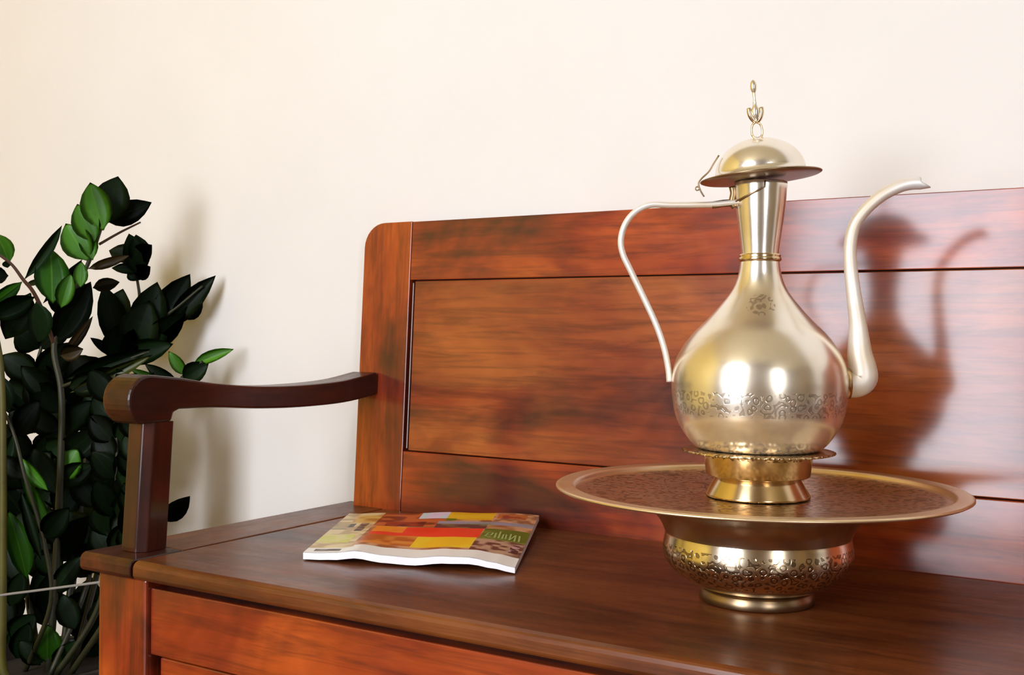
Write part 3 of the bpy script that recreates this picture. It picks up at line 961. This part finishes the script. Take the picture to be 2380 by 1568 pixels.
LEAVES = [
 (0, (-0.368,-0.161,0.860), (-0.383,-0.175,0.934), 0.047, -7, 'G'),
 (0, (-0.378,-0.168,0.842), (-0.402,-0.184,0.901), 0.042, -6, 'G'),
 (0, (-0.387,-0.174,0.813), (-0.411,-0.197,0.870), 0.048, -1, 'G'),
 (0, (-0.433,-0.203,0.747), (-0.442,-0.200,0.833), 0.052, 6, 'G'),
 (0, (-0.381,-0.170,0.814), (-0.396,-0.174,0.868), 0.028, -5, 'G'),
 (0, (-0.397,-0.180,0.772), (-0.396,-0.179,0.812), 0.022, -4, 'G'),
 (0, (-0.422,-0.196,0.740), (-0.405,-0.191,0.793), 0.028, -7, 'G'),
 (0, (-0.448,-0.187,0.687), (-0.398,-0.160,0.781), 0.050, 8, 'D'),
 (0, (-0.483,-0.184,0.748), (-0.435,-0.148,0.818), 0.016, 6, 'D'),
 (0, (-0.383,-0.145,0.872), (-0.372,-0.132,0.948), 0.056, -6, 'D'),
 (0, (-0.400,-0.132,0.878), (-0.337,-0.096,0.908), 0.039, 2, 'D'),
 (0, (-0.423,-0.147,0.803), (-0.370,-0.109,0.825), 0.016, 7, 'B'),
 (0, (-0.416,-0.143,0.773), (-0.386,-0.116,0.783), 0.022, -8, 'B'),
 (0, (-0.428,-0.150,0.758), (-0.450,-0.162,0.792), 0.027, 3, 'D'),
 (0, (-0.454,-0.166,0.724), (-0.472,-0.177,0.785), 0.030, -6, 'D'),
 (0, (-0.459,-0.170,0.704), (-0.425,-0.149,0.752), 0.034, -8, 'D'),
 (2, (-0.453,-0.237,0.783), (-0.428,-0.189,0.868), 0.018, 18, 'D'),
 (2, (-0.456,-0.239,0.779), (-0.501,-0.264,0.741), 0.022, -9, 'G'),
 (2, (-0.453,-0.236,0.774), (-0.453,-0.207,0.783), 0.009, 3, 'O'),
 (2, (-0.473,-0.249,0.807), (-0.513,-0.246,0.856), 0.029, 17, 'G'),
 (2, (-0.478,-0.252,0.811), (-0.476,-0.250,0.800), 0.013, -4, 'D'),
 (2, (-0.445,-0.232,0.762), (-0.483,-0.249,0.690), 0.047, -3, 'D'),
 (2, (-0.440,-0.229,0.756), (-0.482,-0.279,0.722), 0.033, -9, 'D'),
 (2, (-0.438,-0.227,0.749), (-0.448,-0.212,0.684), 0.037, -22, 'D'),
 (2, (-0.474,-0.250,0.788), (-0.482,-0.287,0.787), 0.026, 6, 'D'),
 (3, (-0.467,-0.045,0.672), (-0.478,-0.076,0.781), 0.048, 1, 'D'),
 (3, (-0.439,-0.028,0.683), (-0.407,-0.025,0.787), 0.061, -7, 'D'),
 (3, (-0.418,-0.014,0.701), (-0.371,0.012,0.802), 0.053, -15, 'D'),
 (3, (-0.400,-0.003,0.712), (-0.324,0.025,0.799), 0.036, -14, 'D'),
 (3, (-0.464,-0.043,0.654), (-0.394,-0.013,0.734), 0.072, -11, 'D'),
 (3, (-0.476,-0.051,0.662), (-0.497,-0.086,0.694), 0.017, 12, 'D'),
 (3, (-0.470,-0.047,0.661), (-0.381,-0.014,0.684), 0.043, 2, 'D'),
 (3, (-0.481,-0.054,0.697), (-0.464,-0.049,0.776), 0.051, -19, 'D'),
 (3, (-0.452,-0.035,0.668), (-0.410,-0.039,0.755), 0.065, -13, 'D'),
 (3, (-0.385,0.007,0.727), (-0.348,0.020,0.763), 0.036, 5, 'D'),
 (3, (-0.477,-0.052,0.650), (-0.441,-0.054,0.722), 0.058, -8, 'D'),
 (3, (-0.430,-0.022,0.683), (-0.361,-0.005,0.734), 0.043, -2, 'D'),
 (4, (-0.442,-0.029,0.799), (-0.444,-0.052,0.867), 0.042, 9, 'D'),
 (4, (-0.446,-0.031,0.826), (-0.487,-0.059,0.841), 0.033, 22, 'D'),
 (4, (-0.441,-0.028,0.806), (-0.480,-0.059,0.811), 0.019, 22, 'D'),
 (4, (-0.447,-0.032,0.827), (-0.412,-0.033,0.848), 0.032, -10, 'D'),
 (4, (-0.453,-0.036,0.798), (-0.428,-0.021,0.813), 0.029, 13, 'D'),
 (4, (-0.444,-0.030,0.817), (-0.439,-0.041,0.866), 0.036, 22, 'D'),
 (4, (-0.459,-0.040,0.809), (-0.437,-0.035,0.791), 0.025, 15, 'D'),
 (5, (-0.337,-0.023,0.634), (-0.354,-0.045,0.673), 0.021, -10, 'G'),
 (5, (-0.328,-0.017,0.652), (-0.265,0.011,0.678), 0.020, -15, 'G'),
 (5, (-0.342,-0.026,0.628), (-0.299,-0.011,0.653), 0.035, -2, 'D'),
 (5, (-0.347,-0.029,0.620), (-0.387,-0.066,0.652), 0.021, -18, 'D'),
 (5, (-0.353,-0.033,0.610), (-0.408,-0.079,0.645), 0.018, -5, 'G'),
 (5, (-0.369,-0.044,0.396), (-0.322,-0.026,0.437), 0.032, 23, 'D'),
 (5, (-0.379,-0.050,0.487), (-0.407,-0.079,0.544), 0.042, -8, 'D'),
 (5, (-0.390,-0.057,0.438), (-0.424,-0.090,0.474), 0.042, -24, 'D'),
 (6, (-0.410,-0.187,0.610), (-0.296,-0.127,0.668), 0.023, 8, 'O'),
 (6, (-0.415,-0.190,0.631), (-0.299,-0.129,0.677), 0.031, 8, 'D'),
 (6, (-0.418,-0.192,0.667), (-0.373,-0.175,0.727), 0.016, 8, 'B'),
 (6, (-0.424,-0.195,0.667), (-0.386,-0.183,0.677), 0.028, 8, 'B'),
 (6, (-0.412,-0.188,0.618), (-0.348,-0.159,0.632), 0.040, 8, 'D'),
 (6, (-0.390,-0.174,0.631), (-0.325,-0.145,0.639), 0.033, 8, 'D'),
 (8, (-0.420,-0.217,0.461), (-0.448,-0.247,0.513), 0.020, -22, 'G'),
 (8, (-0.417,-0.216,0.405), (-0.442,-0.243,0.483), 0.022, -16, 'G'),
 (8, (-0.446,-0.234,0.326), (-0.461,-0.255,0.433), 0.035, 14, 'G'),
 (8, (-0.427,-0.223,0.356), (-0.446,-0.246,0.462), 0.017, -6, 'D'),
 (8, (-0.449,-0.235,0.480), (-0.479,-0.266,0.514), 0.033, -10, 'D'),
 (8, (-0.460,-0.242,0.546), (-0.424,-0.231,0.599), 0.039, -20, 'D'),
 (8, (-0.472,-0.249,0.579), (-0.485,-0.269,0.644), 0.033, 24, 'D'),
 (8, (-0.425,-0.221,0.389), (-0.384,-0.207,0.437), 0.039, -3, 'D'),
 (8, (-0.466,-0.246,0.546), (-0.484,-0.269,0.475), 0.033, -14, 'D'),
 (0, (-0.452,-0.167,0.470), (-0.427,-0.162,0.520), 0.043, -22, 'G'),
 (0, (-0.458,-0.170,0.541), (-0.406,-0.149,0.596), 0.041, -22, 'D'),
 (0, (-0.457,-0.169,0.575), (-0.490,-0.201,0.629), 0.045, -16, 'D'),
 (0, (-0.458,-0.170,0.466), (-0.405,-0.149,0.495), 0.041, 8, 'D'),
 (0, (-0.459,-0.171,0.446), (-0.486,-0.199,0.521), 0.041, -17, 'D'),
 (0, (-0.456,-0.169,0.595), (-0.504,-0.210,0.649), 0.041, -22, 'D'),
 (0, (-0.461,-0.173,0.351), (-0.410,-0.153,0.414), 0.043, 0, 'D'),
 (0, (-0.463,-0.175,0.289), (-0.418,-0.158,0.353), 0.034, -12, 'D'),
 (0, (-0.457,-0.170,0.507), (-0.400,-0.146,0.549), 0.045, 24, 'D'),
 (0, (-0.457,-0.169,0.548), (-0.495,-0.205,0.575), 0.038, -18, 'D'),
 (0, (-0.471,-0.180,0.181), (-0.462,-0.186,0.243), 0.045, 1, 'G'),
 (0, (-0.462,-0.175,0.177), (-0.425,-0.163,0.219), 0.030, 13, 'D'),
 (0, (-0.480,-0.186,0.177), (-0.500,-0.210,0.218), 0.030, -4, 'D'),
 (0, (-0.417,-0.146,0.246), (-0.396,-0.144,0.282), 0.015, 24, 'D'),
 (9, (-0.416,-0.109,0.508), (-0.407,-0.114,0.577), 0.032, -1, 'G'),
 (9, (-0.427,-0.116,0.435), (-0.381,-0.099,0.492), 0.048, -12, 'D'),
 (9, (-0.429,-0.117,0.421), (-0.460,-0.148,0.484), 0.048, -4, 'D'),
 (9, (-0.434,-0.121,0.373), (-0.381,-0.099,0.416), 0.048, -23, 'D'),
 (9, (-0.434,-0.121,0.366), (-0.468,-0.153,0.415), 0.048, -3, 'D'),
 (9, (-0.439,-0.124,0.317), (-0.398,-0.110,0.361), 0.041, -12, 'D'),
 (9, (-0.422,-0.112,0.490), (-0.446,-0.139,0.553), 0.048, 19, 'D'),
 (9, (-0.417,-0.109,0.546), (-0.377,-0.095,0.588), 0.041, 16, 'D'),
 (9, (-0.420,-0.111,0.552), (-0.444,-0.137,0.601), 0.041, 0, 'D'),
 (9, (-0.440,-0.125,0.310), (-0.461,-0.150,0.353), 0.035, -23, 'D'),
 (9, (-0.425,-0.114,0.463), (-0.388,-0.102,0.540), 0.041, -12, 'D'),
 (10, (-0.610,-0.125,0.296), (-0.630,-0.161,0.336), 0.043, 18, 'D'),
 (10, (-0.610,-0.125,0.296), (-0.556,-0.115,0.332), 0.053, 3, 'D'),
 (10, (-0.612,-0.126,0.343), (-0.646,-0.170,0.390), 0.053, 7, 'D'),
 (10, (-0.612,-0.126,0.343), (-0.546,-0.108,0.403), 0.047, -20, 'D'),
 (10, (-0.614,-0.127,0.391), (-0.633,-0.163,0.454), 0.053, 21, 'D'),
 (10, (-0.614,-0.127,0.391), (-0.556,-0.114,0.447), 0.052, 7, 'D'),
 (10, (-0.616,-0.128,0.438), (-0.646,-0.170,0.488), 0.049, 9, 'D'),
 (10, (-0.616,-0.128,0.438), (-0.560,-0.116,0.503), 0.054, -21, 'D'),
 (10, (-0.602,-0.119,0.485), (-0.636,-0.164,0.550), 0.050, -22, 'D'),
 (10, (-0.602,-0.119,0.485), (-0.535,-0.100,0.521), 0.054, 8, 'D'),
 (10, (-0.601,-0.118,0.532), (-0.618,-0.152,0.569), 0.049, 3, 'D'),
 (10, (-0.601,-0.118,0.532), (-0.536,-0.101,0.597), 0.043, -24, 'D'),
 (10, (-0.599,-0.116,0.580), (-0.631,-0.160,0.610), 0.053, -19, 'D'),
 (10, (-0.599,-0.116,0.580), (-0.533,-0.099,0.638), 0.053, 2, 'D'),
 (10, (-0.597,-0.115,0.627), (-0.629,-0.159,0.663), 0.050, -8, 'D'),
 (10, (-0.597,-0.115,0.627), (-0.530,-0.096,0.685), 0.047, 1, 'D'),
 (10, (-0.595,-0.114,0.674), (-0.611,-0.147,0.704), 0.049, 0, 'D'),
 (10, (-0.595,-0.114,0.674), (-0.529,-0.095,0.725), 0.042, -6, 'D'),
 (11, (-0.545,-0.072,0.317), (-0.587,-0.111,0.359), 0.044, 16, 'D'),
 (11, (-0.545,-0.072,0.317), (-0.484,-0.046,0.344), 0.052, -5, 'D'),
 (11, (-0.545,-0.072,0.361), (-0.588,-0.111,0.395), 0.047, 0, 'D'),
 (11, (-0.545,-0.072,0.361), (-0.482,-0.044,0.388), 0.045, 6, 'D'),
 (11, (-0.546,-0.072,0.404), (-0.591,-0.112,0.446), 0.050, 17, 'D'),
 (11, (-0.546,-0.072,0.404), (-0.486,-0.047,0.431), 0.057, -15, 'D'),
 (11, (-0.546,-0.072,0.448), (-0.580,-0.105,0.501), 0.050, 14, 'D'),
 (11, (-0.546,-0.072,0.448), (-0.498,-0.054,0.504), 0.046, -17, 'D'),
 (11, (-0.546,-0.072,0.492), (-0.584,-0.108,0.527), 0.052, 20, 'D'),
 (11, (-0.546,-0.072,0.492), (-0.488,-0.047,0.516), 0.048, 2, 'D'),
 (11, (-0.547,-0.072,0.536), (-0.585,-0.108,0.584), 0.051, -21, 'D'),
 (11, (-0.547,-0.072,0.536), (-0.497,-0.053,0.590), 0.049, 13, 'D'),
 (11, (-0.547,-0.072,0.580), (-0.594,-0.113,0.624), 0.054, 5, 'D'),
 (11, (-0.547,-0.072,0.580), (-0.497,-0.052,0.636), 0.051, 20, 'D'),
 (11, (-0.548,-0.073,0.623), (-0.582,-0.106,0.677), 0.055, 5, 'D'),
 (11, (-0.548,-0.073,0.623), (-0.494,-0.051,0.651), 0.055, -6, 'D'),
 (9, (-0.476,-0.149,0.360), (-0.507,-0.168,0.403), 0.038, 20, 'D'),
 (9, (-0.571,-0.178,0.255), (-0.607,-0.200,0.290), 0.051, -16, 'D'),
 (10, (-0.496,-0.136,0.313), (-0.534,-0.160,0.340), 0.044, 12, 'D'),
 (10, (-0.609,-0.147,0.293), (-0.645,-0.169,0.332), 0.046, 0, 'D'),
 (11, (-0.608,-0.153,0.162), (-0.638,-0.172,0.209), 0.048, 12, 'D'),
 (10, (-0.460,-0.114,0.200), (-0.427,-0.093,0.241), 0.051, 10, 'D'),
 (11, (-0.539,-0.160,0.333), (-0.527,-0.152,0.397), 0.051, -4, 'D'),
 (11, (-0.458,-0.115,0.204), (-0.450,-0.109,0.269), 0.038, 2, 'D'),
 (9, (-0.496,-0.129,0.247), (-0.459,-0.106,0.278), 0.036, 0, 'D'),
 (11, (-0.487,-0.092,0.160), (-0.478,-0.086,0.226), 0.052, 12, 'D'),
 (10, (-0.582,-0.170,0.237), (-0.614,-0.190,0.282), 0.036, -18, 'D'),
 (9, (-0.593,-0.164,0.289), (-0.582,-0.156,0.354), 0.052, -11, 'D'),
 (11, (-0.493,-0.158,0.354), (-0.531,-0.181,0.382), 0.036, -11, 'D'),
 (10, (-0.495,-0.099,0.234), (-0.482,-0.091,0.298), 0.049, 7, 'D'),
 (9, (-0.495,-0.087,0.178), (-0.489,-0.083,0.245), 0.036, 19, 'D'),
 (9, (-0.547,-0.178,0.295), (-0.566,-0.190,0.353), 0.036, -16, 'D'),
 (11, (-0.477,-0.114,0.327), (-0.460,-0.103,0.388), 0.041, -5, 'D'),
 (10, (-0.575,-0.117,0.369), (-0.614,-0.142,0.396), 0.038, -19, 'D'),
 (9, (-0.496,-0.144,0.384), (-0.534,-0.168,0.408), 0.044, 19, 'D'),
 (10, (-0.508,-0.077,0.207), (-0.525,-0.088,0.270), 0.051, 4, 'D'),
 (11, (-0.512,-0.074,0.232), (-0.476,-0.051,0.268), 0.047, -23, 'D'),
 (11, (-0.547,-0.102,0.317), (-0.532,-0.092,0.380), 0.050, -1, 'D'),
 (10, (-0.546,-0.194,0.211), (-0.513,-0.173,0.249), 0.046, 9, 'D'),
 (10, (-0.561,-0.096,0.251), (-0.577,-0.106,0.315), 0.039, -22, 'D'),
 (10, (-0.603,-0.156,0.188), (-0.632,-0.173,0.239), 0.042, 5, 'D'),
 (9, (-0.576,-0.162,0.312), (-0.542,-0.140,0.352), 0.050, -21, 'D'),
 (10, (-0.623,-0.114,0.562), (-0.588,-0.092,0.603), 0.040, 9, 'D'),
 (11, (-0.606,-0.128,0.569), (-0.622,-0.138,0.633), 0.055, 6, 'D'),
 (9, (-0.551,-0.122,0.589), (-0.588,-0.145,0.622), 0.055, -10, 'D'),
 (10, (-0.517,-0.077,0.446), (-0.524,-0.081,0.513), 0.044, -1, 'D'),
 (9, (-0.528,-0.129,0.409), (-0.494,-0.107,0.447), 0.055, -4, 'D'),
 (11, (-0.471,-0.098,0.582), (-0.507,-0.120,0.619), 0.043, -10, 'D'),
 (10, (-0.483,-0.049,0.598), (-0.519,-0.071,0.635), 0.051, 10, 'D'),
 (10, (-0.434,-0.082,0.574), (-0.421,-0.073,0.637), 0.050, -24, 'D'),
 (10, (-0.486,-0.129,0.585), (-0.485,-0.128,0.651), 0.040, 23, 'D'),
 (10, (-0.583,-0.124,0.497), (-0.548,-0.101,0.535), 0.052, 24, 'D'),
 (9, (-0.484,-0.050,0.455), (-0.456,-0.033,0.507), 0.044, -23, 'D'),
 (11, (-0.608,-0.101,0.549), (-0.597,-0.094,0.617), 0.058, -16, 'D'),
 (10, (-0.452,-0.112,0.620), (-0.482,-0.131,0.665), 0.050, -11, 'D'),
 (10, (-0.458,-0.065,0.476), (-0.428,-0.046,0.522), 0.046, 5, 'D'),
 (12, (-0.332,-0.175,0.366), (-0.350,-0.189,0.408), 0.040, -4, 'D'),
 (12, (-0.328,-0.172,0.366), (-0.290,-0.163,0.422), 0.040, -7, 'D'),
 (12, (-0.332,-0.175,0.394), (-0.363,-0.177,0.435), 0.040, 21, 'D'),
 (12, (-0.329,-0.172,0.394), (-0.295,-0.149,0.438), 0.040, -19, 'D'),
 (12, (-0.326,-0.170,0.423), (-0.340,-0.194,0.480), 0.040, 1, 'D'),
 (12, (-0.322,-0.168,0.423), (-0.294,-0.160,0.463), 0.040, 9, 'D'),
 (12, (-0.326,-0.170,0.452), (-0.367,-0.175,0.496), 0.040, 22, 'D'),
 (12, (-0.323,-0.168,0.452), (-0.282,-0.158,0.505), 0.040, 24, 'D'),
 (12, (-0.326,-0.170,0.481), (-0.338,-0.201,0.525), 0.040, 9, 'D'),
 (12, (-0.323,-0.168,0.481), (-0.311,-0.141,0.529), 0.040, 10, 'D'),
 (12, (-0.327,-0.171,0.509), (-0.354,-0.183,0.551), 0.040, -22, 'D'),
 (12, (-0.323,-0.168,0.509), (-0.307,-0.150,0.548), 0.040, -21, 'D'),
 (12, (-0.327,-0.171,0.538), (-0.352,-0.194,0.579), 0.040, -24, 'D'),
 (12, (-0.324,-0.168,0.538), (-0.287,-0.158,0.582), 0.040, 4, 'D'),
 (12, (-0.327,-0.171,0.567), (-0.360,-0.186,0.604), 0.040, -13, 'D'),
 (12, (-0.324,-0.169,0.567), (-0.291,-0.153,0.614), 0.040, 11, 'D'),
 (12, (-0.328,-0.171,0.595), (-0.365,-0.187,0.647), 0.040, 3, 'D'),
 (12, (-0.324,-0.169,0.595), (-0.315,-0.140,0.642), 0.040, -23, 'D'),
 (13, (-0.281,-0.166,0.370), (-0.310,-0.167,0.414), 0.040, 0, 'D'),
 (13, (-0.278,-0.164,0.370), (-0.257,-0.145,0.406), 0.026, -15, 'D'),
 (13, (-0.281,-0.166,0.399), (-0.286,-0.186,0.447), 0.040, 16, 'D'),
 (13, (-0.278,-0.164,0.399), (-0.269,-0.138,0.438), 0.026, 10, 'D'),
 (13, (-0.275,-0.162,0.427), (-0.286,-0.185,0.480), 0.040, -16, 'D'),
 (13, (-0.272,-0.160,0.427), (-0.267,-0.139,0.466), 0.026, -10, 'D'),
 (13, (-0.276,-0.162,0.455), (-0.305,-0.179,0.505), 0.040, 12, 'D'),
 (13, (-0.272,-0.160,0.455), (-0.273,-0.141,0.491), 0.026, -22, 'D'),
 (13, (-0.276,-0.162,0.484), (-0.315,-0.167,0.529), 0.040, -6, 'D'),
 (13, (-0.273,-0.160,0.484), (-0.268,-0.143,0.531), 0.026, 14, 'D'),
 (13, (-0.276,-0.162,0.512), (-0.304,-0.171,0.550), 0.040, -15, 'D'),
 (13, (-0.273,-0.160,0.512), (-0.267,-0.145,0.561), 0.026, -20, 'D'),
 (13, (-0.276,-0.162,0.540), (-0.314,-0.164,0.591), 0.040, 0, 'D'),
 (13, (-0.273,-0.160,0.540), (-0.257,-0.149,0.577), 0.026, -8, 'D'),
 (13, (-0.277,-0.162,0.569), (-0.307,-0.172,0.607), 0.040, -21, 'D'),
 (13, (-0.273,-0.160,0.569), (-0.275,-0.139,0.606), 0.026, 19, 'D'),
 (13, (-0.277,-0.163,0.597), (-0.310,-0.182,0.642), 0.040, 8, 'D'),
 (13, (-0.274,-0.160,0.597), (-0.263,-0.150,0.644), 0.026, 6, 'D'),
 (11, (-0.571,-0.189,0.251), (-0.575,-0.191,0.317), 0.036, 23, 'D'),
 (10, (-0.483,-0.176,0.255), (-0.478,-0.173,0.319), 0.041, 24, 'D'),
 (9, (-0.525,-0.210,0.269), (-0.508,-0.199,0.324), 0.035, 4, 'D'),
 (11, (-0.512,-0.207,0.188), (-0.495,-0.196,0.244), 0.037, 1, 'D'),
 (10, (-0.435,-0.157,0.233), (-0.452,-0.168,0.290), 0.038, -8, 'D'),
 (10, (-0.565,-0.122,0.212), (-0.585,-0.134,0.269), 0.029, 22, 'D'),
 (10, (-0.565,-0.125,0.243), (-0.570,-0.128,0.310), 0.038, 22, 'D'),
 (10, (-0.490,-0.104,0.198), (-0.508,-0.114,0.257), 0.034, -5, 'D'),
 (11, (-0.517,-0.154,0.238), (-0.499,-0.142,0.294), 0.035, 18, 'D'),
 (11, (-0.546,-0.143,0.245), (-0.544,-0.141,0.312), 0.033, 3, 'D'),
 (10, (-0.544,-0.194,0.231), (-0.556,-0.202,0.293), 0.029, -19, 'D'),
 (11, (-0.538,-0.138,0.232), (-0.523,-0.128,0.292), 0.034, -9, 'D'),
 (11, (-0.481,-0.097,0.175), (-0.488,-0.101,0.241), 0.042, 16, 'D'),
 (9, (-0.599,-0.160,0.143), (-0.596,-0.158,0.210), 0.031, -3, 'D'),
 (9, (-0.598,-0.159,0.217), (-0.593,-0.156,0.284), 0.038, 5, 'D'),
 (9, (-0.607,-0.159,0.148), (-0.611,-0.160,0.216), 0.041, -18, 'D'),
]

stem_objs = []
for pts, ra, rb, mk in STEMS:
    cpts = catmull(pts, 6)
    n = len(cpts)
    b_ = bmesh.new()
    tube(b_, cpts, [ra + (rb - ra) * (i / (n - 1)) ** 1.3 for i in range(n)], 9)
    o = part('stem', b_, SM[mk], plant)
    stem_objs.append(o)
bpy.context.view_layer.update()
EYE = Vector((1.07, -1.27, 0.71))
PINV = Matrix.Translation(-plant.location)
LIGHTWARD = Vector((0.35, -0.9, 0.25)).normalized()
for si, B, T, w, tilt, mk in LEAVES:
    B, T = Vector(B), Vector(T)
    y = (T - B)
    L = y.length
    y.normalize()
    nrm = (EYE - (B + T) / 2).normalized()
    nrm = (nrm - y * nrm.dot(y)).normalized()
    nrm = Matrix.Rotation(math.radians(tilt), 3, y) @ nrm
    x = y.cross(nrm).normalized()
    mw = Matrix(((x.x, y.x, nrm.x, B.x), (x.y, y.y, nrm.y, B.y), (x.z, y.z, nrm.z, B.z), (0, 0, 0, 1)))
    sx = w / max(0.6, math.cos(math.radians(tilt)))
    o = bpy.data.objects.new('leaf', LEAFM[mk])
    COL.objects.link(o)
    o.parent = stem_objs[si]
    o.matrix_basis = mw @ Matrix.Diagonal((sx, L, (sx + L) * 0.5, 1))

# ------------------------------------------------------------------ thin cable at the bench leg
M['cable'] = plain('pale_grey_cable', (0.22, 0.21, 0.20), 0.4, 40, 0.1)
b_ = bmesh.new()
cpts = catmull([(-0.0135, -0.400, 0.412), (-0.030, -0.4005, 0.4085), (-0.10, -0.402, 0.3935), (-0.18, -0.404, 0.3765), (-0.26, -0.406, 0.3590), (-0.34, -0.410, 0.335), (-0.42, -0.43, 0.25), (-0.46, -0.46, 0.10), (-0.52, -0.50, 0.012), (-0.70, -0.54, 0.0045), (-1.0, -0.50, 0.0045)], 8)
tube(b_, cpts, 0.0016, 8)
tag(link('cable', b_, M['cable']), 'thin pale grey cable hanging from the bench leg past the plant stems', 'cable')
